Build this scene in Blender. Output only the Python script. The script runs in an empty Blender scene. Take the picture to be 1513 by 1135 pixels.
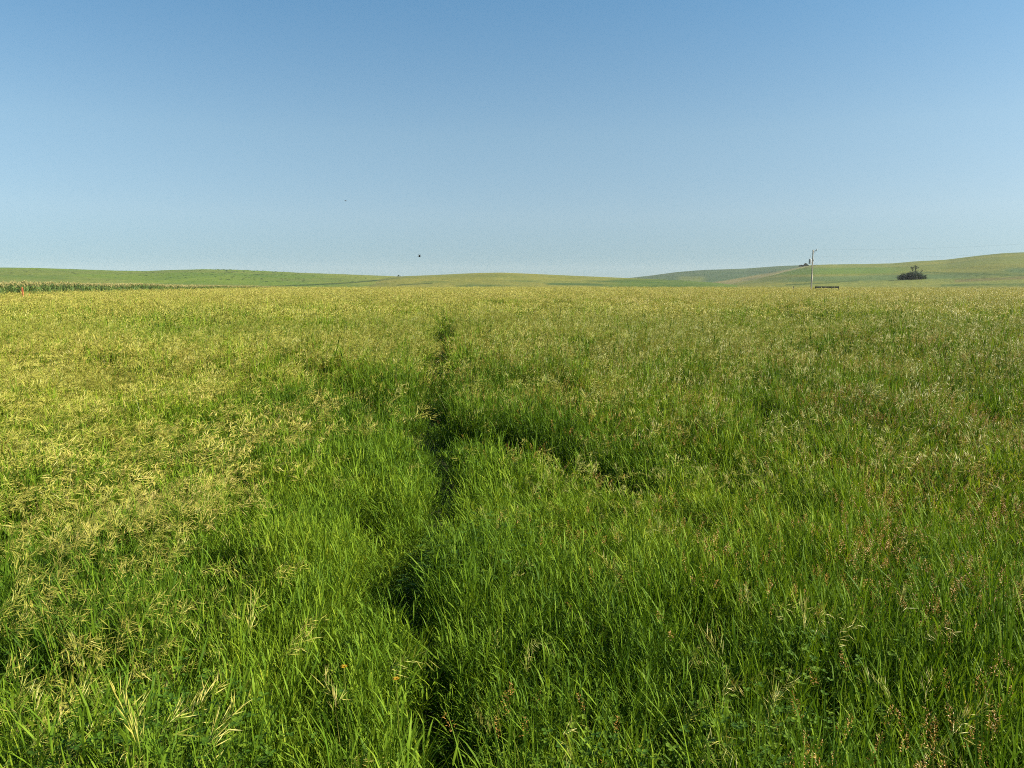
import bpy, math, random
import numpy as np
from mathutils import Vector, Matrix

R = math.radians
rng = np.random.default_rng(11)
random.seed(5)
sc = bpy.context.scene
COL = sc.collection

# ------------------------------------------------------------------ view
CAM_H = 2.0
PITCH = R(7.44)
F = 1137.0
SUN_AZ, SUN_EL = R(98), R(32)          # azimuth clockwise from +Y

def px_dir(x, y):
    cx = (x - 756.5) / F; cy = (567.5 - y) / F
    return np.array([cx, math.cos(PITCH) + cy * math.sin(PITCH), -math.sin(PITCH) + cy * math.cos(PITCH)])

def at_plane(x, y, z):
    d = px_dir(x, y); t = (z - CAM_H) / d[2]
    return d[0] * t, d[1] * t

def at_dist(x, y, dist):
    """world point on the ray of this pixel at ground distance dist"""
    d = px_dir(x, y); t = dist / math.hypot(d[0], d[1])
    return np.array([0, 0, CAM_H]) + d * t

def project(X, Y, Z):
    zz = Z - CAM_H
    dep = Y * math.cos(PITCH) - zz * math.sin(PITCH)
    up = Y * math.sin(PITCH) + zz * math.cos(PITCH)
    dep = np.where(dep < 0.2, 0.2, dep)
    return 756.5 + F * X / dep, 567.5 - F * up / dep

# ------------------------------------------------------------------ noise
_tab = rng.random((256, 256))
def vnoise(x, y, s, seed=0):
    u = np.asarray(x, float) / s + 37.7 * seed; v = np.asarray(y, float) / s + 91.3 * seed
    iu = np.floor(u).astype(int); iv = np.floor(v).astype(int)
    fu = u - iu; fv = v - iv
    fu = fu * fu * (3 - 2 * fu); fv = fv * fv * (3 - 2 * fv)
    a = _tab[iu % 256, iv % 256]; b = _tab[(iu + 1) % 256, iv % 256]
    c = _tab[iu % 256, (iv + 1) % 256]; d = _tab[(iu + 1) % 256, (iv + 1) % 256]
    return (a * (1 - fu) + b * fu) * (1 - fv) + (c * (1 - fu) + d * fu) * fv   # 0..1

def sstep(a, b, x):
    t = np.clip((x - a) / (b - a), 0, 1); return t * t * (3 - 2 * t)

# ------------------------------------------------------------------ tagging
def tag(o, label=None, cat=None, group=None, kind=None):
    if label: o['label'] = label
    if cat: o['category'] = cat
    if group: o['group'] = group
    if kind: o['kind'] = kind
    return o

def empty(name, loc):
    o = bpy.data.objects.new(name, None); o.location = loc; COL.objects.link(o)
    o.empty_display_size = 0.3
    return o

# ------------------------------------------------------------------ materials
def nt(name):
    m = bpy.data.materials.new(name); m.use_nodes = True
    t = m.node_tree; t.nodes.clear()
    return m, t, t.nodes, t.links

def leaf_mat(name, stops, transl=0.35, rough=0.45, gloss=0.06, tcol=(1.25, 1.2, 0.55)):
    """thin plant tissue: colour picked by a per blade value and a per plant value"""
    m, t, n, l = nt(name)
    out = n.new('ShaderNodeOutputMaterial')
    a = n.new('ShaderNodeAttribute'); a.attribute_type = 'GEOMETRY'; a.attribute_name = 'bt'
    b = n.new('ShaderNodeAttribute'); b.attribute_type = 'GEOMETRY'; b.attribute_name = 'tint'
    mr = n.new('ShaderNodeMath'); mr.operation = 'MULTIPLY_ADD'
    l.new(a.outputs['Fac'], mr.inputs[0]); mr.inputs[1].default_value = 0.55
    mb = n.new('ShaderNodeMath'); mb.operation = 'MULTIPLY'; mb.inputs[1].default_value = 0.45
    l.new(b.outputs['Fac'], mb.inputs[0]); l.new(mb.outputs[0], mr.inputs[2])
    cr = n.new('ShaderNodeValToRGB')
    el = cr.color_ramp.elements
    while len(el) > 1: el.remove(el[-1])
    el[0].position = stops[0][0]; el[0].color = (*stops[0][1], 1)
    for p, c in stops[1:]:
        e = el.new(p); e.color = (*c, 1)
    l.new(mr.outputs[0], cr.inputs[0])
    pb = n.new('ShaderNodeBsdfPrincipled')
    pb.inputs['Roughness'].default_value = rough
    pb.inputs['Specular IOR Level'].default_value = gloss * 5
    l.new(cr.outputs[0], pb.inputs['Base Color'])
    tr = n.new('ShaderNodeBsdfTranslucent')
    mx = n.new('ShaderNodeMix'); mx.data_type = 'RGBA'; mx.blend_type = 'MULTIPLY'; mx.inputs[0].default_value = 1
    l.new(cr.outputs[0], mx.inputs[6]); mx.inputs[7].default_value = (*tcol, 1)
    l.new(mx.outputs[2], tr.inputs['Color'])
    ms = n.new('ShaderNodeMixShader'); ms.inputs[0].default_value = transl
    l.new(pb.outputs[0], ms.inputs[1]); l.new(tr.outputs[0], ms.inputs[2]); l.new(ms.outputs[0], out.inputs[0])
    return m

def simple_mat(name, col, rough=0.7, metal=0.0, noise=0.25, scale=6.0, stretch=(1, 1, 1)):
    m, t, n, l = nt(name)
    out = n.new('ShaderNodeOutputMaterial'); pb = n.new('ShaderNodeBsdfPrincipled')
    tc = n.new('ShaderNodeTexCoord'); mp = n.new('ShaderNodeMapping'); mp.inputs['Scale'].default_value = stretch
    nz = n.new('ShaderNodeTexNoise'); nz.inputs['Scale'].default_value = scale; nz.inputs['Detail'].default_value = 5
    l.new(tc.outputs['Object'], mp.inputs[0]); l.new(mp.outputs[0], nz.inputs['Vector'])
    cr = n.new('ShaderNodeValToRGB')
    cr.color_ramp.elements[0].position = 0.3; cr.color_ramp.elements[0].color = (*[c * (1 - noise) for c in col], 1)
    cr.color_ramp.elements[1].position = 0.7; cr.color_ramp.elements[1].color = (*[min(1, c * (1 + noise)) for c in col], 1)
    l.new(nz.outputs[0], cr.inputs[0]); l.new(cr.outputs[0], pb.inputs['Base Color'])
    pb.inputs['Roughness'].default_value = rough; pb.inputs['Metallic'].default_value = metal
    l.new(pb.outputs[0], out.inputs[0])
    return m

M = {}
M['blade'] = leaf_mat('grass_blade', [(0.0, (0.019, 0.050, 0.005)), (0.3, (0.056, 0.114, 0.007)), (0.6, (0.122, 0.194, 0.012)),
                                      (0.82, (0.215, 0.262, 0.020)), (0.93, (0.29, 0.27, 0.038)), (1.0, (0.33, 0.24, 0.065))], transl=0.28, gloss=0.016, rough=.6)
M['seed'] = leaf_mat('seed_head', [(0.0, (0.13, 0.17, 0.018)), (0.4, (0.25, 0.255, 0.038)), (0.75, (0.35, 0.32, 0.060)), (1.0, (0.38, 0.29, 0.09))],
                     transl=0.22, rough=0.5, gloss=0.07, tcol=(1.1, 1.0, 0.6))
M['stalk'] = leaf_mat('seed_stalk', [(0.0, (0.07, 0.12, 0.012)), (0.5, (0.14, 0.16, 0.022)), (1.0, (0.24, 0.20, 0.05))], transl=0.1)
M['rust'] = leaf_mat('rusty_seed', [(0.0, (0.17, 0.10, 0.015)), (0.5, (0.29, 0.155, 0.022)), (1.0, (0.36, 0.24, 0.05))], transl=0.15,
                     tcol=(1.1, 0.9, 0.6))
M['clover'] = leaf_mat('clover_leaf', [(0.0, (0.022, 0.060, 0.006)), (0.5, (0.050, 0.105, 0.008)), (1.0, (0.13, 0.19, 0.012))],
                       transl=0.25, rough=0.6, gloss=0.03)
M['corn'] = leaf_mat('crop_leaf', [(0.0, (0.07, 0.13, 0.030)), (0.6, (0.12, 0.19, 0.045)), (1.0, (0.20, 0.24, 0.07))], transl=0.25)
M['tassel'] = leaf_mat('crop_tassel', [(0.0, (0.22, 0.21, 0.07)), (1.0, (0.38, 0.33, 0.14))], transl=0.15)
M['bushleaf'] = leaf_mat('dark_leaf', [(0.0, (0.010, 0.030, 0.007)), (0.6, (0.020, 0.052, 0.011)), (1.0, (0.042, 0.088, 0.018))], transl=0.15)
M['petal'] = leaf_mat('yellow_petal', [(0.0, (0.32, 0.20, 0.01)), (1.0, (0.40, 0.28, 0.015))], transl=0.2, tcol=(1, .9, .5))

# ------------------------------------------------------------------ mesh collector
class MB:
    def __init__(s):
        s.v = []; s.f = []; s.bt = []; s.mi = []
    def blade(s, root, az, length, width, lean0, curl, seg, bt, mi=0, twist=0.0, base=0.55, peak=0.4):
        """tapering strip; lean0/curl are angles from the vertical in radians"""
        pts = []; p = np.array(root, float); step = length / seg
        for i in range(seg + 1):
            t = i / seg
            pts.append(p.copy())
            th = lean0 + curl * (t ** 1.4)
            p = p + step * np.array([math.cos(az) * math.sin(th), math.sin(az) * math.sin(th), math.cos(th)])
        i0 = len(s.v)
        for i, q in enumerate(pts[:-1]):
            t = i / seg
            w = width * 0.5 * (base + (1 - base) * min(1, t / peak)) * (1 if t < peak else max(0.12, 1 - ((t - peak) / (1 - peak)) ** 1.6))
            a = az + math.pi / 2 + twist * t
            d = np.array([math.cos(a), math.sin(a), 0.25 * math.sin(twist * 2 + t)]) * w
            s.v += [tuple(q - d), tuple(q + d)]; s.bt += [bt, bt]
        s.v.append(tuple(pts[-1])); s.bt.append(bt)
        for i in range(seg - 1):
            s.f.append((i0 + 2 * i, i0 + 2 * i + 1, i0 + 2 * i + 3, i0 + 2 * i + 2)); s.mi.append(mi)
        k = i0 + 2 * (seg - 1)
        s.f.append((k, k + 1, k + 2)); s.mi.append(mi)
        return pts
    def diamond(s, a, b, w, bt, mi, up=None):
        """elongated lozenge with a ridge from a to b (a seed spikelet or small leaf)"""
        a = np.array(a, float); b = np.array(b, float); d = b - a; L = np.linalg.norm(d) + 1e-9
        u = np.cross(d, [0, 0, 1.0] if up is None else up); nu = np.linalg.norm(u)
        u = np.array([1, 0, 0]) if nu < 1e-6 else u / nu
        n = np.cross(u, d / L)
        c = a + d * 0.42; i0 = len(s.v)
        s.v += [tuple(a), tuple(c - u * w * .5), tuple(c + n * w * .3), tuple(c + u * w * .5), tuple(b)]
        s.bt += [bt] * 5
        s.f += [(i0, i0 + 1, i0 + 2), (i0, i0 + 2, i0 + 3), (i0 + 1, i0 + 4, i0 + 2), (i0 + 2, i0 + 4, i0 + 3)]
        s.mi += [mi] * 4
    def tube(s, pts, radii, n=6, bt=0.5, mi=0, cap=True):
        i0 = len(s.v)
        for i, p in enumerate(pts):
            p = np.array(p, float)
            d = np.array(pts[min(i + 1, len(pts) - 1)], float) - np.array(pts[max(i - 1, 0)], float)
            d /= np.linalg.norm(d) + 1e-9
            u = np.cross(d, [0.0, 0.0, 1.0])
            if np.linalg.norm(u) < 1e-3: u = np.cross(d, [1.0, 0, 0])
            u /= np.linalg.norm(u); w = np.cross(d, u)
            for k in range(n):
                a = 2 * math.pi * k / n
                s.v.append(tuple(p + radii[i] * (math.cos(a) * u + math.sin(a) * w))); s.bt.append(bt)
        for i in range(len(pts) - 1):
            for k in range(n):
                k2 = (k + 1) % n
                s.f.append((i0 + i * n + k, i0 + i * n + k2, i0 + (i + 1) * n + k2, i0 + (i + 1) * n + k)); s.mi.append(mi)
        if cap:
            s.f.append(tuple(i0 + k for k in range(n))[::-1]); s.mi.append(mi)
            s.f.append(tuple(i0 + (len(pts) - 1) * n + k for k in range(n))); s.mi.append(mi)
    def box(s, c, size, rot=0.0, bt=.5, mi=0, bev=0.0):
        cx, cy, cz = c; hx, hy, hz = [q / 2 for q in size]; i0 = len(s.v)
        cr, sr = math.cos(rot), math.sin(rot)
        ring = [(-hx + bev, -hy), (hx - bev, -hy), (hx, -hy + bev), (hx, hy - bev), (hx - bev, hy), (-hx + bev, hy), (-hx, hy - bev), (-hx, -hy + bev)] if bev else \
               [(-hx, -hy), (hx, -hy), (hx, hy), (-hx, hy)]
        n = len(ring)
        for z in (-hz, hz):
            for (x, y) in ring:
                s.v.append((cx + x * cr - y * sr, cy + x * sr + y * cr, cz + z)); s.bt.append(bt)
        for k in range(n):
            s.f.append((i0 + k, i0 + (k + 1) % n, i0 + n + (k + 1) % n, i0 + n + k)); s.mi.append(mi)
        s.f.append(tuple(i0 + k for k in range(n))[::-1]); s.mi.append(mi)
        s.f.append(tuple(i0 + n + k for k in range(n))); s.mi.append(mi)
    def build(s, name, mats, parent=None, link=True, smooth=False, loc=None):
        me = bpy.data.meshes.new(name); me.from_pydata(s.v, [], s.f)
        for m in (mats if isinstance(mats, (list, tuple)) else [mats]): me.materials.append(m)
        me.polygons.foreach_set('material_index', s.mi)
        if smooth: me.polygons.foreach_set('use_smooth', [True] * len(s.f))
        at = me.attributes.new('bt', 'FLOAT', 'POINT'); at.data.foreach_set('value', s.bt)
        me.update()
        o = bpy.data.objects.new(name, me)
        if link: COL.objects.link(o)
        if parent: o.parent = parent
        if loc is not None: o.location = loc
        return o

# ------------------------------------------------------------------ plant templates (unlinked collections, used by geometry nodes)
def U(a, b): return random.uniform(a, b)

def tuft(nb, seg, wid, radius, hgt=1.0, droop=0.3):
    mb = MB()
    for i in range(nb):
        a = U(0, 2 * math.pi); r = radius * math.sqrt(U(0, 1))
        L = hgt * U(0.40, 1.10); az = a + U(-1.2, 1.2) if random.random() < .7 else U(0, 6.28)
        dr = random.random() < droop
        mb.blade((r * math.cos(a), r * math.sin(a), 0), az, L, wid * U(0.6, 1.35), U(0.02, 0.24), U(0.8, 1.9) if dr else U(0.05, 0.6),
                 seg, min(1, max(0, random.gauss(0.42, 0.2) + (0.4 if random.random() < 0.08 else 0))), 0, twist=U(-1.3, 1.3))
    return mb

def stemleaf(seg, wid, n=4, k_leaf=6, rad=.065):
    """upright leafy stems: short leaves leaving a stalk at several heights"""
    mb = MB()
    for k in range(n):
        a0 = U(0, 6.28); r_ = U(0, rad); rx, ry = r_ * math.cos(a0), r_ * math.sin(a0); bt0 = U(.15, .65); h = TH * U(.62, .98)
        sg = 4 if seg > 4 else 2
        st = mb.blade((rx, ry, 0), a0, h, .0035, U(0, .16), U(.05, .35), sg, bt0, 0)
        for j in range(k_leaf):
            f = (.35 + .62 * j / k_leaf) * sg; i = min(sg - 1, int(f)); p = st[i] + (st[i + 1] - st[i]) * (f - i)
            mb.blade(p, U(0, 6.28), U(.06, .15), wid * U(.75, 1.3), U(.10, .60), U(.2, 1.3), max(2, seg - 2), bt0 + U(-.25, .35), 0, twist=U(-.9, .9), base=.6, peak=.35)
    return mb

def panicle(mb, top, az, size, nsp, wid, bt, ms, mt, droop):
    """nodding head: thin branches carrying long pale spikelets, falling mostly to one side"""
    top = np.array(top, float)
    ax = np.array([math.cos(az), math.sin(az), 0])
    dom = az + random.gauss(0, .35)
    for i in range(nsp):
        t = i / max(1, nsp - 1)
        # axis of the head curves over towards az
        c = top + ax * size * (0.9 * t * t * droop) + np.array([0, 0, size * (t - .55 * t * t * droop)])
        a = dom + random.gauss(0, .5)
        out = np.array([math.cos(a), math.sin(a), 0])
        bl = size * U(.05, .30) * (1 - .5 * t)
        p1 = c + out * bl + np.array([0, 0, bl * U(-.2, .6)])
        L = size * U(.24, .46)
        dirv = out * U(.4, 1.0) + np.array([0, 0, U(-.45, 1.3)]); dirv /= np.linalg.norm(dirv)
        mb.diamond(p1, p1 + dirv * L, wid * U(.8, 1.3), min(1, max(0, bt + random.gauss(0, .2))), ms)
        if i % 2 == 0 and wid < .007:
            mb.diamond(c, p1, wid * .25, bt, mt)

def seed_plant(n, lod, hgt=1.0, spread=.05):
    mb = MB()
    for k in range(n):
        az = random.gauss(0.1, .7); bt = U(.2, .9)
        rx, ry = random.gauss(0, spread), random.gauss(0, spread)
        h = hgt * U(.78, 1.02)
        if lod == 0:
            st = mb.blade((rx, ry, 0), az, h, .0032, U(0, .10), U(.1, .5), 6, bt * .7, 1)
            panicle(mb, st[-1] - np.array([0, 0, .02]), az, .15, 26, .0032, bt, 0, 1, U(.7, 1.2))
        elif lod == 1:
            st = mb.blade((rx, ry, 0), az, h, .005, U(0, .12), U(.1, .4), 4, bt * .7, 1)
            panicle(mb, st[-1] - np.array([0, 0, .02]), az, .17, 15, .0060, bt, 0, 1, U(.7, 1.2))
        elif lod == 2:
            st = mb.blade((rx, ry, h * .45), az, h * .55, .008, U(0, .12), U(.1, .4), 2, bt * .7, 1)
            panicle(mb, st[-1] - np.array([0, 0, .02]), az, .20, 7, .017, bt, 0, 1, U(.7, 1.2))
        else:
            panicle(mb, (rx, ry, h * .9), az, .27, 4, .038, bt, 0, 1, U(.7, 1.2))
    return mb

def rust_plant(n):
    mb = MB()
    for k in range(n):
        az = U(0, 6.28); rx, ry = U(-.04, .04), U(-.04, .04)
        st = mb.blade((rx, ry, 0), az, TH * U(.8, 1.05), .0035, U(0, .12), U(.05, .35), 5, U(.2, .6), 1)
        top = st[-1]; d = (st[-1] - st[-2]); d /= np.linalg.norm(d)
        for i in range(34):
            t = i / 34; a = U(0, 6.28)
            c = top + d * (t * .085 - .03)
            r = .019 * (1 - t) ** .7 + .003
            o = np.array([math.cos(a), math.sin(a), U(.3, 1.2)]); o /= np.linalg.norm(o)
            q0 = c + o * r * U(.2, .8); mb.diamond(q0, q0 + (o + np.array([U(-.5, .5), U(-.5, .5), U(-.6, .6)])) * .0085, .0038, U(0, 1), 0)
    return mb

def clover_patch(n, seed_h=1.0):
    mb = MB()
    for k in range(n):
        a = U(0, 6.28); r = .11 * math.sqrt(U(0, 1)); h = TH * U(.55, 1.0)
        x, y = r * math.cos(a), r * math.sin(a); bt = U(0, 1)
        st = mb.blade((x, y, 0), a, h, .003, U(0, .25), U(0, .3), 3, bt, 0)
        p = st[-1]; s0 = U(0, 6.28); sz = U(.011, .021)
        for j in range(3):
            b = s0 + j * 2.1; tilt = U(-.25, .45)
            o = np.array([math.cos(b), math.sin(b), tilt]); q = p + o * sz
            side = np.array([-math.sin(b), math.cos(b), 0]) * sz * .46
            i0 = len(mb.v)
            pts = [p, p + o * sz * .35 - side * .75, p + o * sz * .75 - side, q - side * .3 + o * .1 * sz, q + side * .3 + o * .1 * sz,
                   p + o * sz * .75 + side, p + o * sz * .35 + side * .75, p + o * sz * .6 - np.array([0, 0, sz * .15])]
            mb.v += [tuple(t) for t in pts]; mb.bt += [bt] * 8
            for e in range(7):
                mb.f.append((i0 + 7, i0 + e, i0 + (e + 1) % 7)); mb.mi.append(0)
    return mb

def corn_plant():
    mb = MB()
    for k in range(3):
        rx, ry = U(-.35, .35), U(-.35, .35); h = U(1.9, 2.3)
        mb.tube([(rx, ry, 0), (rx + U(-.05, .05), ry, h * .5), (rx + U(-.1, .1), ry, h)], [.02, .017, .01], 5, U(0, .5), 0)
        for j in range(9):
            z = h * (.2 + .08 * j)
            mb.blade((rx, ry, z), U(0, 6.28), U(.5, .8), .075, U(.35, .6), U(1.0, 1.8), 4, U(0, 1), 0, twist=U(-.5, .5), base=.7, peak=.3)
        for j in range(9):
            mb.blade((rx, ry, h - .08), U(0, 6.28), U(.25, .42), .045, U(.05, .6), U(.1, .5), 2, U(0, 1), 1)
    return mb

def template(coll, i, mb, mats, nm):
    o = mb.build(nm, mats, link=False); o.name = '%s_%02d' % (nm, i) if False else nm
    coll.objects.link(o); return o

def make_coll(name, makers, mats):
    c = bpy.data.collections.new(name)
    names = []
    for i, f in enumerate(makers):
        mb = f()
        me_o = mb.build('plant_%02d' % i, mats, link=False)
        me_o.name = name + '_' + chr(97 + i // 26) + chr(97 + i % 26)   # alphabetical = instance order
        c.objects.link(me_o)
    return c

TH = .64     # template height in metres; the scatter scales by wanted height / TH
gc = make_coll('green_tuft',
    [lambda: tuft(18, 5, .0056, .05, TH, .10)] * 2 + [lambda: stemleaf(5, .0054, 6, 8)] * 10 +   # 0-11 near
    [lambda: tuft(15, 3, .009, .08, TH, .10)] * 2 + [lambda: stemleaf(4, .0084, 5, 6)] * 8 +     # 12-21 mid
    [lambda: tuft(16, 2, .016, .13, TH, .10)] * 2 + [lambda: stemleaf(4, .016, 4, 5, .12)] * 4 + # 22-27 middle distance
    [lambda: tuft(22, 2, .034, .32, TH, .12)] * 6 +                                              # 28-33 far
    [lambda: tuft(26, 1, .085, .75, TH, .12)] * 6,                                               # 34-39 very far
    [M['blade']])
sd = make_coll('seed_stem',
    [lambda: seed_plant(2, 0, TH, .03)] * 8 + [lambda: seed_plant(3, 1, TH, .07)] * 8 +
    [lambda: seed_plant(9, 2, TH, .20)] * 6 + [lambda: seed_plant(16, 3, TH, .5)] * 6,
    [M['seed'], M['stalk']])
rs = make_coll('rusty_stem', [lambda: rust_plant(2)] * 6, [M['rust'], M['stalk']])
cl = make_coll('clover_sprig', [lambda: clover_patch(16)] * 6, [M['clover']])
cn = make_coll('crop_plant', [corn_plant] * 6, [M['corn'], M['tassel']])

# ------------------------------------------------------------------ scatter object
def scatter(name, coll, P, rot, scl, idx, tint, mats, label, cat):
    me = bpy.data.meshes.new(name); n = len(P)
    me.vertices.add(n); me.vertices.foreach_set('co', np.asarray(P, np.float32).ravel())
    a = me.attributes.new('rot', 'FLOAT_VECTOR', 'POINT'); a.data.foreach_set('vector', np.asarray(rot, np.float32).ravel())
    a = me.attributes.new('scl', 'FLOAT_VECTOR', 'POINT'); a.data.foreach_set('vector', np.asarray(scl, np.float32).ravel())
    a = me.attributes.new('idx', 'INT', 'POINT'); a.data.foreach_set('value', np.asarray(idx, np.int32))
    a = me.attributes.new('tint', 'FLOAT', 'POINT'); a.data.foreach_set('value', np.asarray(tint, np.float32))
    o = bpy.data.objects.new(name, me); COL.objects.link(o)
    for m in mats: me.materials.append(m)
    tag(o, label, cat, kind='stuff')
    g = bpy.data.node_groups.new(name + '_scatter', 'GeometryNodeTree')
    g.interface.new_socket('Geometry', in_out='INPUT', socket_type='NodeSocketGeometry')
    g.interface.new_socket('Geometry', in_out='OUTPUT', socket_type='NodeSocketGeometry')
    N = g.nodes; L = g.links
    gi = N.new('NodeGroupInput'); go = N.new('NodeGroupOutput')
    ip = N.new('GeometryNodeInstanceOnPoints'); ci = N.new('GeometryNodeCollectionInfo')
    ci.inputs['Collection'].default_value = coll
    ci.inputs['Separate Children'].default_value = True; ci.inputs['Reset Children'].default_value = True
    def na(nm, ty):
        q = N.new('GeometryNodeInputNamedAttribute'); q.data_type = ty; q.inputs['Name'].default_value = nm; return q.outputs['Attribute']
    L.new(gi.outputs[0], ip.inputs['Points']); L.new(ci.outputs[0], ip.inputs['Instance'])
    ip.inputs['Pick Instance'].default_value = True
    L.new(na('idx', 'INT'), ip.inputs['Instance Index'])
    L.new(na('rot', 'FLOAT_VECTOR'), ip.inputs['Rotation'])
    L.new(na('scl', 'FLOAT_VECTOR'), ip.inputs['Scale'])
    rl = N.new('GeometryNodeRealizeInstances')
    L.new(ip.outputs[0], rl.inputs[0]); L.new(rl.outputs[0], go.inputs[0])
    md = o.modifiers.new('scatter', 'NODES'); md.node_group = g
    return o

# ------------------------------------------------------------------ lie of the vegetation (world maps)
PZ = 0.62
def poly_world(pts):
    return np.array([at_plane(x, y, PZ) for x, y in pts])
TRAIL = poly_world([(652, 470), (650, 500), (645, 530), (640, 560), (636, 600), (655, 650), (652, 700), (640, 760), (652, 830), (660, 900), (678, 980), (696, 1060), (705, 1200)])
TRAIL_W = [.42, .46, .36, .28, .30, .14, .16, .21, .15, .11, .11, .10, .11]
EDGE = poly_world([(480, 548), (540, 565), (600, 585), (640, 598), (700, 604), (760, 612), (830, 630), (880, 645), (930, 662), (960, 680)])
EDGE_W = [.24, .22, .26, .36, .20, .24, .30, .32, .24, .16]
FURROWS = [(poly_world([(432, 1140), (440, 1000), (488, 890), (528, 800), (548, 725), (556, 660)]), [.10, .09, .08, .09, .09, .1]),
           (poly_world([(985, 1140), (1000, 1000), (1050, 860), (1105, 770), (1075, 720), (985, 700)]), [.08, .08, .09, .12, .1, .08]),
           (poly_world([(1290, 1000), (1330, 860), (1345, 740), (1345, 680)]), [.04, .05, .06, .07]),
           (poly_world([(320, 1040), (285, 860), (340, 740), (360, 650)]), [.08, .10, .12, .14])]
GAPS = [(330, 478, .6), (470, 545, .35), (430, 500, .4), (560, 500, .35), (700, 545, .25), (820, 560, .3), (1300, 500, .5), (1210, 520, .4), (1480, 600, .25), (60, 640, .15), (160, 650, .12), (120, 462, .9), (160, 488, .6), (188, 492, .7), (228, 484, .5), (255, 505, .6), (1120, 590, .35), (1135, 602, .3), (1165, 622, .2), (1190, 634, .33),
        (1105, 765, .16), (990, 800, .13), (1050, 735, .14), (430, 1065, .14), (440, 1000, .10), (1495, 1110, .16), (335, 690, .2), (100, 835, .22),
        (160, 810, .16), (270, 745, .1), (860, 520, .35), (720, 512, .3), (1180, 462, 1.6), (1230, 470, 1.4), (1400, 545, .5), (1450, 552, .5),
        (1370, 548, .4), (1350, 690, .2), (1090, 690, .15), (560, 720, .14), (530, 705, .12), (490, 890, .10), (880, 1010, .08), (280, 850, .15), (1260, 1040, .08),
        (1380, 920, .07), (800, 905, .1), (1130, 1120, .12), (30, 905, .14), (745, 450, 2.5), (800, 449, 2.5), (900, 545, .35), (1010, 560, .3)]
def dist_poly(X, Y, P, W):
    best = np.full(X.shape, 9e9)
    for i in range(len(P) - 1):
        a = P[i]; b = P[i + 1]; d = b - a; L2 = d @ d
        t = np.clip(((X - a[0]) * d[0] + (Y - a[1]) * d[1]) / L2, 0, 1)
        q = np.hypot(X - a[0] - t * d[0], Y - a[1] - t * d[1]) / (W[i] * (1 - t) + W[i + 1] * t)
        best = np.minimum(best, q)
    return best
def gap_map(X, Y):
    """0 in trodden gaps .. 1 elsewhere"""
    wob = (vnoise(X, Y, .35, 3) - .5) * .8
    g = sstep(.4, 1.5, dist_poly(X + (vnoise(X, Y, .7, 44) - .5) * .34, Y, TRAIL, TRAIL_W) + wob * 1.7)
    g = 1 - (1 - g) * (.70 + .30 * sstep(.25, .5, vnoise(X, Y, .75, 33)))
    g = np.minimum(g, sstep(.35, 1.3, dist_poly(X, Y, EDGE, EDGE_W) + wob))
    for fp_, fw_ in FURROWS:
        g = np.minimum(g, .45 + .55 * sstep(.4, 1.4, dist_poly(X, Y, fp_, fw_) + wob * 1.4))
    for (x, y, w) in GAPS:
        gx, gy = at_plane(x, y, PZ)
        ry = w * (1.0 if y > 600 else 1.8 if y > 530 else 3.2)
        q = np.hypot((X - gx) / (w * (1.5 if y < 530 else 1.0)), (Y - gy) / ry)
        g = np.minimum(g, .15 + .85 * sstep(.3, 1.4, q + wob))
    return g
def stand_map(X, Y):
    """1 in the taller stand beyond the trodden edge, 0 in the near shorter grass"""
    xp = np.interp(X, [-9, -5, -2.6, -1.1, 0.0, 1.2, 2.4, 6, 9], [14, 12.5, 10.5, 8.5, 7.7, 7.0, 6.2, 8.5, 12])
    return sstep(-.2, .9, Y - xp + (vnoise(X, Y, .9, 8) - .5) * 1.2)
def height_map(X, Y):
    h = .56 + .19 * stand_map(X, Y)
    h = h * (1 + .34 * (vnoise(X, Y, 1.1, 1) - .5) + .28 * (vnoise(X, Y, 4.0, 2) - .5) + .24 * (vnoise(X, Y, .4, 4) - .5))
    g = gap_map(X, Y)
    return h * (.13 + .87 * g), g
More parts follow.
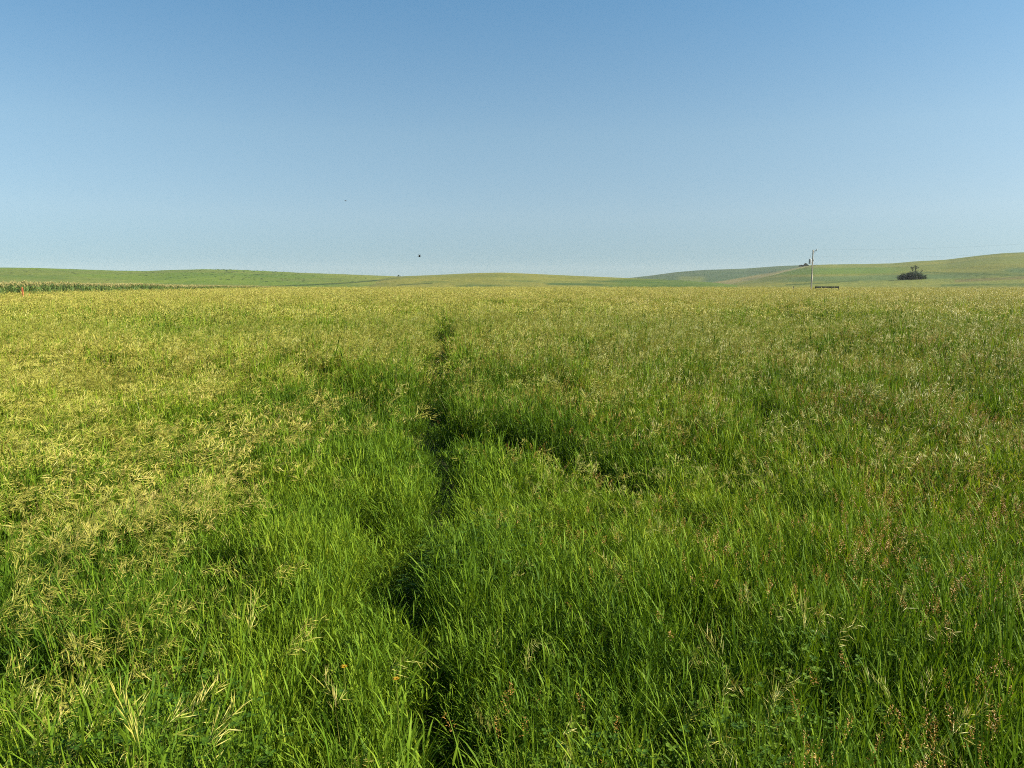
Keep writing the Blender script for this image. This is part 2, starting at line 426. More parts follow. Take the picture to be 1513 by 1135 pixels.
# share of pale seed heads, rusty heads: control values over the field (photo x, y of the spot, value)
def ctrl(pts):
    W = np.array([at_plane(x, y, PZ) for x, y, v in pts]); V = np.array([p[2] for p in pts])
    az = np.arctan2(W[:, 0], W[:, 1]); lr = np.log(np.hypot(W[:, 0], W[:, 1]))
    def f(X, Y):
        a = np.arctan2(X, Y); r = np.log(np.hypot(X, Y) + .3)
        num = 0; den = 0
        for i in range(len(V)):
            w = 1 / (((a - az[i]) / .08) ** 2 + ((r - lr[i]) / .13) ** 2 + .30) ** 1.9
            num = num + w * V[i]; den = den + w
        return num / den
    return f
SEED = ctrl([(x, 440, .95) for x in range(0, 1600, 200)] + [(x, 470, .9) for x in (0, 200, 400, 600, 800, 1000)] + [(1200, 470, .55), (1400, 470, .6)] +
    [(0, 520, 1), (150, 520, 1), (300, 520, .9), (450, 520, .7), (600, 520, .6), (760, 520, .75), (900, 520, .8), (1050, 520, .8), (1200, 520, .55), (1400, 520, .4), (1500, 520, .4),
     (0, 570, 1), (150, 570, 1), (300, 570, .9), (450, 570, .5), (560, 570, .4), (720, 570, .4), (850, 570, .45), (1000, 570, .5), (1150, 570, .4), (1300, 570, .3), (1500, 570, .3),
     (0, 630, 1), (120, 630, .9), (250, 630, .85), (350, 630, .45), (480, 630, .15), (600, 630, .1), (700, 630, .1), (820, 630, .4), (950, 650, .3), (1100, 630, .25), (1300, 630, .25), (1500, 630, .25),
     (0, 700, .6), (120, 700, .65), (230, 700, .75), (330, 700, .35), (500, 700, .08), (620, 700, .08), (750, 700, .22), (900, 700, .2), (1100, 700, .12), (1300, 700, .15), (1500, 700, .2),
     (0, 780, .2), (100, 770, .45), (200, 790, .65), (300, 790, .15), (450, 790, .08), (600, 790, .04), (750, 790, .1), (900, 790, .12), (1100, 790, .08), (1300, 790, .08), (1500, 790, .1),
     (0, 880, .22), (100, 860, .26), (250, 870, .20), (500, 880, .14), (750, 880, .15), (1000, 880, .16), (1250, 880, .18), (1500, 880, .2),
     (0, 980, .3), (90, 990, .4), (200, 990, .13), (500, 980, .15), (750, 1000, .15), (1000, 1000, .15), (1250, 1000, .16), (1500, 1000, .15),
     (0, 1120, .05), (200, 1120, .02), (500, 1120, .04), (800, 1100, .07), (1000, 1120, .05), (1300, 1120, .03), (1500, 1120, .03)])
RUST = ctrl([(0, 500, .05), (700, 470, .15), (1400, 470, .25), (1000, 520, .2), (1500, 540, .4), (0, 700, .1), (300, 700, .08), (600, 650, .03), (850, 640, .2), (1100, 650, .2), (1350, 600, .5), (1500, 650, .6),
     (0, 900, .03), (500, 900, .04), (900, 850, .10), (1200, 800, .3), (1400, 760, .7), (1500, 850, .6), (0, 1100, .02), (400, 1100, .03), (600, 1050, .1), (850, 1080, .25), (1000, 1080, .12), (1200, 1050, .15),
     (1350, 1050, .9), (1450, 1100, .9), (1300, 950, .4), (1500, 1000, .5)])

TINT = ctrl([(500, 630, .24), (580, 700, .22), (450, 700, .15), (400, 620, .15), (560, 800, .08), (680, 640, .06), (800, 700, .12), (900, 720, .12), (1000, 620, .08), (1150, 700, .12), (1080, 660, .12),  # green tone by spot, with shade along the trail darkened into the colour
    (200, 620, .15), (200, 850, -.08), (60, 830, -.1), (400, 950, -.02), (700, 900, -.12), (680, 780, -.15), (1250, 500, -.12), (1450, 540, -.15), (1300, 600, .02), (900, 560, -.08), (720, 560, -.15), (600, 560, -.1),
    (1400, 900, -.05), (1450, 1100, -.15), (200, 1110, -.04), (1000, 900, 0), (600, 1050, 0), (1100, 1050, -.06), (0, 500, .1), (700, 440, .1), (300, 450, .1), (1300, 440, .05), (1450, 680, -.05)])
def points(r0, r1, dens, half=R(40)):
    """jittered scatter over the wedge in front of the camera, r0..r1 metres"""
    area = half * (r1 * r1 - r0 * r0); n = int(area * dens)
    r = np.sqrt(rng.uniform(r0 * r0, r1 * r1, n)); a = rng.uniform(-half, half, n)
    return r * np.sin(a), r * np.cos(a)
def lean(X, Y, amt):
    lx = (vnoise(X, Y, 1.3, 5) - .5) * 2 + (vnoise(X, Y, .5, 6) - .5) * .9
    ly = (vnoise(X, Y, 1.3, 7) - .5) * 2 + (vnoise(X, Y, .5, 9) - .5) * .9
    return lx * amt, ly * amt

bands = [  # r0, r1, density, first index, how many variants, footprint scale
    (0.3, 2.0, 380, 0, 12, 1.0), (2.0, 6.0, 460, 0, 12, 1.0), (6.0, 13, 250, 12, 10, 1.0), (13, 28, 90, 22, 6, 1.0), (28, 70, 12, 28, 6, 1.1), (70, 240, 1.1, 34, 6, 1.2)]
P = []; Rt = []; S = []; I = []; T = []
for r0, r1, dn, i0, nv, fp in bands:
    X, Y = points(r0, r1, dn, R(70) if r1 < 3 else R(42) if r1 < 7 else R(38))
    h, g = height_map(X, Y)
    kp = rng.random(len(X)) < np.clip(g * 2.2, .65, 1) * (.35 + .65 * sstep(.18, .42, vnoise(X, Y, .21, 36)))
    X = X[kp]; Y = Y[kp]; h = h[kp]; g = g[kp]
    n = len(X); s = h * rng.uniform(.62, 1.15, n) * (.95 if r1 > 100 else 1.04 if r1 > 50 else 1) * (1 + .55 * (vnoise(X, Y, .17, 35) - .5)) * np.where(rng.random(n) < .12, rng.uniform(1.05, 1.22, n), 1)
    lx, ly = lean(X, Y, .13 if r1 < 70 else .1)
    fs = fp * rng.uniform(.8, 1.25, n) * (.75 + .25 * g)
    P.append(np.c_[X, Y, np.zeros(n)])
    Rt.append(np.c_[ly + rng.normal(0, .15, n), lx + rng.normal(0, .15, n), rng.uniform(0, 6.28, n)])
    S.append(np.c_[fs, fs, s / TH]); I.append(rng.integers(i0, i0 + nv, n))
    t = .42 + .75 * (vnoise(X, Y, 2.3, 12) - .5) + .45 * (vnoise(X, Y, .6, 13) - .5) + rng.normal(0, .10, n) + TINT(X, Y) + .15 * (SEED(X, Y) - .3)
    T.append(np.clip(t, 0, 1))
scatter('tall_grass', gc, np.concatenate(P), np.concatenate(Rt), np.concatenate(S), np.concatenate(I), np.concatenate(T), [M['blade']],
        'dense green grass blades filling the whole meadow', 'grass')

P = []; Rt = []; S = []; I = []; T = []
for r0, r1, dn, i0, nv, fp, wf in [(0.8, 6.5, 110, 0, 8, .72, 1), (6.5, 15, 60, 8, 8, .9, 1), (15, 28, 38, 8, 8, 1.1, 1.3), (28, 70, 5.4, 16, 6, 1.2, 1.2), (70, 240, 1.5, 22, 6, 1.2, 1.3)]:
    X, Y = points(r0, r1, dn, R(45) if r1 < 7 else R(38))
    k = np.clip((SEED(X, Y) - .09) * 1.15, 0, 1.1); cl_n = vnoise(X, Y, .8, 15) * .6 + vnoise(X, Y, 2.5, 16) * .4
    pr = k * np.clip(-.15 + 2.1 * cl_n, .08, 1.5)
    h, g = height_map(X, Y)
    keep = (rng.random(len(X)) < pr) & (g > .35)
    X = X[keep]; Y = Y[keep]; h = h[keep]; k = k[keep]; n = len(X)
    lx, ly = lean(X, Y, .22 if r1 < 70 else .1)
    s = h * rng.uniform(.78, 1.26, n) * (.86 if r1 > 100 else 1)
    plume = sstep(-.18, -.33, np.arctan2(X, Y)) * (Y < 16)
    fs = np.full(n, fp) * rng.uniform(.85, 1.2, n) * (1 + .35 * plume)
    P.append(np.c_[X, Y, np.zeros(n)])
    Rt.append(np.c_[ly + rng.normal(0, .12, n), lx + .12 + rng.normal(0, .16, n), rng.normal(-.15, .8, n)])
    S.append(np.c_[fs, fs, s / TH]); I.append(rng.integers(i0, i0 + nv, n))
    T.append(np.clip(.38 + .30 * sstep(12, 60, Y) + .22 * plume + .8 * (vnoise(X, Y, 3, 17) - .5) + rng.normal(0, .18, n), 0, 1))
scatter('seeding_grass', sd, np.concatenate(P), np.concatenate(Rt), np.concatenate(S), np.concatenate(I), np.concatenate(T), [M['seed']],
        'pale straw yellow nodding seed heads standing above the green grass', 'seed heads')

X, Y = points(1.2, 26, 130)
k = np.clip((RUST(X, Y) - .10) * 1.7, 0, 1) * (vnoise(X, Y, .7, 20) > .36)
h, g = height_map(X, Y); keep = (rng.random(len(X)) < k * np.clip(1.4 - Y / 26, .4, 1)) & (g > .3)
X = X[keep]; Y = Y[keep]; h = h[keep]; n = len(X)
scatter('rusty_grass', rs, np.c_[X, Y, np.zeros(n)], np.c_[rng.normal(0, .28, n), rng.normal(0, .28, n), rng.uniform(0, 6.28, n)],
        np.c_[np.ones(n), np.ones(n), h / TH * rng.uniform(.88, 1.10, n)], rng.integers(0, 6, n), rng.random(n), [M['rust']],
        'reddish brown narrow seed spikes scattered among the green blades', 'seed heads')

# clover and lucerne patches low in the front of the meadow
P = []; H = []
for (x, y, rad, num) in [(230, 1115, .22, 34), (120, 1125, .18, 20), (340, 1125, .18, 24), (300, 1060, .12, 9), (1160, 1060, .14, 8), (1120, 1100, .14, 8), (1200, 990, .10, 4),
                         (30, 950, .16, 18), (240, 1020, .10, 10), (720, 740, .3, 30), (690, 800, .25, 22), (880, 1120, .12, 12), (1420, 850, .12, 10)]:
    cx, cy = at_plane(x, y, .5)
    for i in range(num):
        a = rng.uniform(0, 6.28); r = rad * math.sqrt(rng.random())
        P.append((cx + r * math.cos(a), cy + r * math.sin(a), 0)); H.append(rng.uniform(.50, .66))
n = len(P); P = np.array(P)
hh, _ = height_map(P[:, 0], P[:, 1])
scatter('clover', cl, P, np.c_[rng.normal(0, .1, n), rng.normal(0, .1, n), rng.uniform(0, 6.28, n)],
        np.c_[np.ones(n), np.ones(n), np.maximum(hh, .36) / TH * rng.uniform(.80, 1.04, n)], rng.integers(0, 6, n), rng.random(n), [M['clover']],
        'round leaved clover growing low in the front of the meadow', 'clover')

# taller crop strip behind the meadow on the left
A = at_dist(-260, 430, 88)[:2]; B = at_dist(420, 424, 235)[:2]
n = 7500
t = rng.random(n) ** .8; dep = rng.uniform(0, 16, n)
d = (B - A) / np.linalg.norm(B - A); nn = np.array([-d[1], d[0]])
XY = A + t[:, None] * (B - A) + dep[:, None] * nn
hs = np.interp(t, [0, .25, .6, 1], [.86, .82, .66, .46]) * (1 + .25 * (vnoise(XY[:, 0], XY[:, 1], 6, 22) - .5)) * rng.uniform(.9, 1.08, n)
scatter('crop_strip', cn, np.c_[XY, np.zeros(n)], np.c_[np.zeros(n), np.zeros(n), rng.uniform(0, 6.28, n)],
        np.c_[np.ones(n), np.ones(n), hs], rng.integers(0, 6, n), rng.random(n), [M['corn']],
        'strip of taller dark green crop with pale tassels behind the orange stake', 'crop')

# ------------------------------------------------------------------ ground sheet
def ground_mat(name, base_attr=False):
    m, t, n, l = nt(name)
    out = n.new('ShaderNodeOutputMaterial'); pb = n.new('ShaderNodeBsdfPrincipled'); pb.inputs['Roughness'].default_value = .95
    pb.inputs['Specular IOR Level'].default_value = .1
    tc = n.new('ShaderNodeTexCoord')
    def noise(scale, det=6, rough=.6, sx=1, sy=1):
        mp = n.new('ShaderNodeMapping'); mp.inputs['Scale'].default_value = (sx, sy, 1)
        l.new(tc.outputs['Object'], mp.inputs[0])
        z = n.new('ShaderNodeTexNoise'); z.inputs['Scale'].default_value = scale; z.inputs['Detail'].default_value = det; z.inputs['Roughness'].default_value = rough
        l.new(mp.outputs[0], z.inputs['Vector']); return z.outputs[0]
    def mix(fac, a, b, mode='MIX'):
        x = n.new('ShaderNodeMix'); x.data_type = 'RGBA'; x.blend_type = mode
        if isinstance(fac, float): x.inputs[0].default_value = fac
        else: l.new(fac, x.inputs[0])
        for s_, v in ((6, a), (7, b)):
            if isinstance(v, tuple): x.inputs[s_].default_value = (*v, 1)
            else: l.new(v, x.inputs[s_])
        return x.outputs[2]
    def ramp(v, p0, p1):
        r = n.new('ShaderNodeMapRange'); l.new(v, r.inputs[0]); r.inputs[1].default_value = p0; r.inputs[2].default_value = p1; return r.outputs[0]
    if base_attr:
        at = n.new('ShaderNodeAttribute'); at.attribute_name = 'field'
        c = mix(1.0, at.outputs['Color'], (.66, .66, .58), 'MULTIPLY')
        c = mix(ramp(noise(.012, 5), .35, .65), mix(1.0, c, (.80, .84, .86), 'MULTIPLY'), mix(1.0, c, (1.16, 1.08, .95), 'MULTIPLY'))
        c = mix(ramp(noise(.05, 6, .7), .38, .66), mix(1.0, c, (.84, .90, .88), 'MULTIPLY'), c)
        c = mix(ramp(noise(.45, 4, .75), .4, .62), mix(1.0, c, (.62, .74, .62), 'MULTIPLY'), mix(1.0, c, (1.12, 1.1, 1.05), 'MULTIPLY'))
        bp = n.new('ShaderNodeBump'); bp.inputs['Strength'].default_value = .8; bp.inputs['Distance'].default_value = .8
        l.new(noise(.4, 5, .7), bp.inputs['Height']); l.new(bp.outputs[0], pb.inputs['Normal'])
    else:
        c = mix(ramp(noise(3.0), .35, .65), (.035, .035, .016), (.085, .075, .035))
        c = mix(ramp(noise(.25), .4, .7), c, (.05, .07, .02))
    l.new(c, pb.inputs['Base Color']); l.new(pb.outputs[0], out.inputs[0])
    return m

def sheet(name, X, Y, Z, mat, colattr=None, smooth=True):
    nr, ncol = X.shape
    me = bpy.data.meshes.new(name)
    v = np.stack([X, Y, Z], -1).reshape(-1, 3)
    i = np.arange(nr * ncol).reshape(nr, ncol)
    f = np.stack([i[:-1, :-1], i[:-1, 1:], i[1:, 1:], i[1:, :-1]], -1).reshape(-1, 4)
    me.from_pydata(v.tolist(), [], f.tolist()); me.materials.append(mat)
    if smooth: me.polygons.foreach_set('use_smooth', [True] * len(f))
    if colattr is not None:
        a = me.color_attributes.new('field', 'FLOAT_COLOR', 'POINT')
        c = np.ones((nr * ncol, 4), np.float32); c[:, :3] = colattr.reshape(-1, 3); a.data.foreach_set('color', c.ravel())
    me.update()
    o = bpy.data.objects.new(name, me); COL.objects.link(o); return o

gr = np.concatenate([[0.01], np.geomspace(.6, 7000, 70)]); ga = np.linspace(0, 2 * math.pi, 97)
GA, GR = np.meshgrid(ga, gr)
gz = (vnoise(GR * np.sin(GA), GR * np.cos(GA), 2.0, 30) - .5) * .05 * (GR < 60)
M['ground'] = ground_mat('meadow_soil'); M['hill'] = ground_mat('hill_grass', True)
g = sheet('ground', GR * np.sin(GA), GR * np.cos(GA), gz, M['ground']); tag(g, 'dark soil and thatch under the meadow grass', 'ground', kind='structure')

# ------------------------------------------------------------------ hills
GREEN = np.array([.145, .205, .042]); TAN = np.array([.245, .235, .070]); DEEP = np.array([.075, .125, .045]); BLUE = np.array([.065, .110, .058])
BARE = np.array([.24, .205, .10]); LUSH = np.array([.105, .175, .04]); OLIVE = np.array([.175, .195, .065]); PATH = np.array([.30, .27, .13]); BROWN = np.array([.17, .14, .075])
def soft_poly_mask(px, py, a, b, w=1.5):
    return sstep(-w, w, (px - a)) * (1 - sstep(-w, w, (px - b)))
def band(py, px, line, half, soft=.6):
    """mask around the polyline y = line(x)"""
    xs, ys = zip(*line)
    yc = np.interp(px, xs, ys); m = 1 - sstep(half, half + soft, np.abs(py - yc))
    return m * ((px >= xs[0]) & (px <= xs[-1]))
def mixc(c, m, col): return c * (1 - m[..., None]) + col * m[..., None]

def hill(name, sky_line, r0, rc, r1, colour, label, foot=None, rough=1.0, seed=0, nrow=90, wave=0.12):
    """a real rise of ground: foot at r0 metres, crest at rc, falling away behind to r1"""
    xs = [p[0] for p in sky_line]; ys = [p[1] for p in sky_line]
    cols = np.arange(xs[0], xs[-1] + .1, 2.0)
    yk = np.interp(cols, xs, ys)
    ker = np.array([1, 2, 3, 4, 3, 2, 1.]) ; ker /= ker.sum(); yk2 = np.convolve(np.pad(yk, 3, 'edge'), ker, 'valid'); yk = yk2
    az = np.array([math.atan2(px_dir(c, y)[0], px_dir(c, y)[1]) for c, y in zip(cols, yk)])
    tanE = np.array([px_dir(c, y)[2] / math.hypot(*px_dir(c, y)[:2]) for c, y in zip(cols, yk)])
    rr = np.concatenate([np.linspace(r0, rc, nrow), np.linspace(rc, r1, 25)[1:]])
    AZ, RR = np.meshgrid(az, rr)
    X = RR * np.sin(AZ); Y = RR * np.cos(AZ)
    t = np.clip((RR - r0) / (rc - r0), 0, 1)
    s = np.where(RR <= rc, .35 * t + .65 * np.sin(t * math.pi / 2) ** 1.3, np.cos(np.clip((RR - rc) / (r1 - rc), 0, 1) * math.pi / 2))
    s = s * (1 + wave * (vnoise(X, Y, (rc - r0) * .35, 40 + seed) - .5) * np.sin(t * math.pi) * 2)
    best = np.max((s / RR), axis=0)
    # height so that the highest line of sight over the hill is the skyline
    zc = np.zeros(len(az))
    for k in range(len(az)):
        lo, hi = -5.0, 400.0
        for _ in range(40):
            mid = (lo + hi) / 2
            if np.max((s[:, k] * mid - CAM_H) / RR[:, k]) < tanE[k]: lo = mid
            else: hi = mid
        zc[k] = lo
    Z = s * zc[None, :]
    Z = Z + (vnoise(X, Y, 14, 50 + seed) - .5) * .5 * rough * sstep(0, .15, t) * (1 - sstep(.8, 1, t))
    Z = np.where(RR >= r1 - 1, -.5, Z); Z[0] = -.3
    PX, PY = project(X, Y, Z)
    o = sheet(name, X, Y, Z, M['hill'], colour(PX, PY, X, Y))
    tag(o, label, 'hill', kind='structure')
    def zat(x, dist):
        a = math.atan2(px_dir(x, 420)[0], px_dir(x, 420)[1]); kk = int(np.argmin(np.abs(az - a)))
        return dist * math.sin(a), dist * math.cos(a), float(np.interp(dist, rr, Z[:, kk]))
    return zat

def c_left(px, py, X, Y):
    c = np.broadcast_to(GREEN, px.shape + (3,)).copy()
    c = mixc(c, .6 * sstep(.45, .7, vnoise(X, Y, 45, 61)), OLIVE); c = mixc(c, .5 * sstep(.55, .75, vnoise(X, Y, 22, 62)), LUSH)
    c = mixc(c, sstep(430, 600, px) * .6, TAN)
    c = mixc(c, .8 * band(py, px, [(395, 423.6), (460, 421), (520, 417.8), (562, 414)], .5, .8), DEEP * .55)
    return c
def c_mid(px, py, X, Y):
    c = np.broadcast_to(TAN * .93, px.shape + (3,)).copy()
    c = mixc(c, .55 * sstep(.45, .75, vnoise(X, Y, 30, 63)), OLIVE)
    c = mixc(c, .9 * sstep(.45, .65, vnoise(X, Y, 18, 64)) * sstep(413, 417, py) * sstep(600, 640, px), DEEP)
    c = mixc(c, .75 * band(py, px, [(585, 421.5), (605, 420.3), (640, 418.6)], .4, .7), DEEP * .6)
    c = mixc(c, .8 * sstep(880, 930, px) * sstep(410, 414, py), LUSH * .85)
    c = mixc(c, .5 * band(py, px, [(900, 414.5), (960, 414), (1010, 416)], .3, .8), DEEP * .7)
    return c
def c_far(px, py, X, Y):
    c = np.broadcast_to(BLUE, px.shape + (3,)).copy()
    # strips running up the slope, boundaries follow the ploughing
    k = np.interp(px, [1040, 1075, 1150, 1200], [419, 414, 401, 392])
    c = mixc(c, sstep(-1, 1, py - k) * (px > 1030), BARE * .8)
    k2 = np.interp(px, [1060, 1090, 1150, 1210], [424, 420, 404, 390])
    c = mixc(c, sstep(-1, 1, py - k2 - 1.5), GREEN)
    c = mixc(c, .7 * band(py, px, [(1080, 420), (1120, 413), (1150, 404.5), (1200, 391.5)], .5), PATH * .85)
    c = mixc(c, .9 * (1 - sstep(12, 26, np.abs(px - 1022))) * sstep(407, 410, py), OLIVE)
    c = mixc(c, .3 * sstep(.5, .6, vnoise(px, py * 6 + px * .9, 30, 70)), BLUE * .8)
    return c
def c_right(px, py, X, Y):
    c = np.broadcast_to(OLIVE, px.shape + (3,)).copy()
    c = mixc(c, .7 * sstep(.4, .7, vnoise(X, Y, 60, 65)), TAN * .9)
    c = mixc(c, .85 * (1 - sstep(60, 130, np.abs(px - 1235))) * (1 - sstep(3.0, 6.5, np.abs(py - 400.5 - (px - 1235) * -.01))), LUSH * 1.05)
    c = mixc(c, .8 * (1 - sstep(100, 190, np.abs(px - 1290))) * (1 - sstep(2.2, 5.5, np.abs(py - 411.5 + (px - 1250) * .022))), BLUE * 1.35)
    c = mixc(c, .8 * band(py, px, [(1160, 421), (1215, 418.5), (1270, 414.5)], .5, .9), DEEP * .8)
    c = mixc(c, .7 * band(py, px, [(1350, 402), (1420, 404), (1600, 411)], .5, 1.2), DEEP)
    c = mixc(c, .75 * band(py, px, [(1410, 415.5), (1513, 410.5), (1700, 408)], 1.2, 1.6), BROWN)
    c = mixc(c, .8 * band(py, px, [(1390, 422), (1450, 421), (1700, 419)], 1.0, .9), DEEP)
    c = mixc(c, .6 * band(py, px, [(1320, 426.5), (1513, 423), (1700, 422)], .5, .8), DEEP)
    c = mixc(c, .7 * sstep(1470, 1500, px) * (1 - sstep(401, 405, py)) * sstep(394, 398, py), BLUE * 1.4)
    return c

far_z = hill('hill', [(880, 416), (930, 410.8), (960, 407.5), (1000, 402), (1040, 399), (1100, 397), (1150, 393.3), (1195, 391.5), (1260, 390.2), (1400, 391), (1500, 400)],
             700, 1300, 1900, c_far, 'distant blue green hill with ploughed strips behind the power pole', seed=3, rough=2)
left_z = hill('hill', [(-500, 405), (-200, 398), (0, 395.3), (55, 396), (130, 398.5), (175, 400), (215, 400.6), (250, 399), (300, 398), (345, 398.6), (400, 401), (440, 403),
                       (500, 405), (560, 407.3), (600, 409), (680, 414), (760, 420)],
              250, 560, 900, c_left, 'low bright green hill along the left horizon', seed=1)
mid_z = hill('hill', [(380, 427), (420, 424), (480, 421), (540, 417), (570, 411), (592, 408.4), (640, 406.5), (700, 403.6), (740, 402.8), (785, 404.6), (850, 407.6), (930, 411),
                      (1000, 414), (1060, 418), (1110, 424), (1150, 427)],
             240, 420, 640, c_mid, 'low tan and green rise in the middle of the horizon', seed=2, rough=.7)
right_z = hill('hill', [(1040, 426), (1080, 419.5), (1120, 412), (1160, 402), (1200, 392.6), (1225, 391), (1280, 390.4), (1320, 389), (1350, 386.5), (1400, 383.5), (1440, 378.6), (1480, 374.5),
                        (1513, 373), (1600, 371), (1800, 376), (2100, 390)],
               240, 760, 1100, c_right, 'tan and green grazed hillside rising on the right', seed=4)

# ------------------------------------------------------------------ shrubs dotted on the hillside (left hill)
def shrub_tpl():
    mb = MB()
    for i in range(60):
        a = U(0, 6.28); r = math.sqrt(U(0, 1)); z = U(0, .7) * (1 - r * .5)
        p = np.array([r * math.cos(a), r * math.sin(a), z]); q = p + np.array([U(-.3, .3), U(-.3, .3), U(.05, .35)])
        mb.diamond(p, q, .22, U(0, 1), 0)
    return mb
sh = make_coll('hill_shrub', [shrub_tpl] * 3, [M['bushleaf']])
P = []
for i in range(260):
    x = rng.normal(360, 55) if i < 170 else rng.uniform(0, 560); r = rng.uniform(330, 555)
    P.append(left_z(x, r))
P = np.array(P); n = len(P); sz = rng.uniform(.2, .45, n)
scatter('hill_scrub', sh, P, np.c_[np.zeros(n), np.zeros(n), rng.uniform(0, 6, n)], np.c_[sz * 1.7, sz * 1.7, sz], rng.integers(0, 3, n), rng.random(n),
        [M['bushleaf']], 'tiny dark scrub dotting the green left hillside', 'scrub')

# ------------------------------------------------------------------ trees and bushes
M['bark'] = simple_mat('bark', (.07, .055, .04), .9, noise=.4, scale=3)
LIMB = 5
def woody(name, loc, lobes, label, cat, leaf=.3, nleaf=900, trunks=None, group=None, airy=.5):
    """lobes: (dx, dy, z, rx, ry, rz) crown masses; limbs reach into each"""
    root = empty(name, loc); tag(root, label, cat, group)
    tb = MB()
    for (dx, dy, z, rx, ry, rz) in lobes:
        b = (dx * .25, dy * .25, -.3)
        midp = (dx * .5 + U(-.1, .1), dy * .5, z * .5)
        r0 = .03 + .015 * z
        tb.tube([b, midp, (dx, dy, z)], [r0 * 1.5, r0, r0 * .35], 6)
        for k in range(5):
            a = U(0, 6.28); e = (dx + rx * .8 * math.cos(a), dy + ry * .8 * math.sin(a), z + rz * U(-.4, .8))
            tb.tube([(dx * .8, dy * .8, z * .75), ((dx * .8 + e[0]) / 2, (dy * .8 + e[1]) / 2, (z * .75 + e[2]) / 2 + .1), e], [r0 * .5, r0 * .3, r0 * .12], 5)
    tb.build('trunk', [M['bark']], root)
    cb = MB(); vol = [l[3] * l[4] * l[5] for l in lobes]; tot = sum(vol)
    for lobe, v in zip(lobes, vol):
        dx, dy, z, rx, ry, rz = lobe
        m = max(40, int(nleaf * v / tot)); ncl = max(6, m // 22)
        for c in range(ncl):
            while True:
                u = np.array([U(-1, 1), U(-1, 1), U(-1, 1)])
                if .25 < np.linalg.norm(u) < 1: break
            cc = np.array([dx, dy, z]) + u * np.array([rx, ry, rz]); bt = U(0, 1); cr = U(.12, .3) * (rx + ry) * .5 * airy + leaf * .5
            for i in range(m // ncl):
                p = cc + np.array([random.gauss(0, 1), random.gauss(0, 1), random.gauss(0, .7)]) * cr * .6
                p[2] = max(p[2], .05)
                q = p + np.array([U(-1, 1), U(-1, 1), U(-.5, .9)]) * leaf
                cb.diamond(p, q, leaf * .6, min(1, max(0, bt + U(-.2, .2))), 0, up=[U(-1, 1), U(-1, 1), .6])
    cb.build('crown', [M['bushleaf']], root)
    return root

D = 322
bx, by, bz = right_z(1348, D)
k = D / F
woody('bush', (bx, by, bz - .1), [(-4.2, 0, .8, 1.7, 1.5, .8), (-2.3, .3, 1.3, 2.0, 2, 1.2), (-.3, -.2, 1.5, 2.1, 2, 1.4), (1.5, .2, 1.4, 2.0, 2, 1.2), (3.2, 0, .8, 1.7, 1.5, .7), (4.4, .1, 1.1, .6, .7, .8)],
      'wide dark green bush at the foot of the right hillside', 'bush', leaf=.26, nleaf=11000, airy=1.1)
tx, ty, tz = right_z(1350, D + 2)
woody('small_tree', (tx, ty, tz - .1), [(-.9, 0, 4.1, 1.1, .8, .45), (.5, 0, 4.4, 1.1, .8, .6), (.3, 0, 5.2, .5, .4, .35), (.8, .1, 3.0, .6, .6, .4), (2.9, 0, 3.4, .6, .5, .25)],
      'thin sparse tree standing up out of the dark bush', 'tree', leaf=.2, nleaf=620, airy=.8)
for (x, w, h, lb, nm) in [(1184, 2.6, 1.2, 'low dark tree on the ridge, left of the tallest one by the pole', 'ridge_tree'),
                          (1190.5, 2.4, 2.9, 'tallest dark tree on the ridge just left of the power pole', 'ridge_tree'),
                          (1203.5, 3.0, 1.0, 'low dark tree on the ridge just right of the power pole', 'ridge_tree')]:
    X0, Y0, Z0 = right_z(x, 752) if x > 1199 else right_z(1199, 752)
    q = at_dist(x, 392.6, 752)
    X0, Y0 = q[0], q[1]; Z0 = q[2] - .8
    woody(nm, (X0, Y0, Z0), [(-w * .45, 0, h * .45, w * .5, w * .5, h * .4), (0, 0, h * .6, w * .5, w * .5, h * .5), (w * .5, 0, h * .4, w * .5, w * .5, h * .35)],
          lb, 'tree', leaf=.45, nleaf=1500, group='trees on the ridge behind the power pole')
X0, Y0, Z0 = left_z(588, 548); q = at_dist(588, 409, 548)
woody('shrub', (q[0], q[1], q[2] - .2), [(0, 0, .8, 1.1, 1, .8), (.9, 0, .5, .9, .8, .5)], 'tiny dark shrub on the skyline where the left hill meets the middle rise', 'shrub', leaf=.3, nleaf=300)

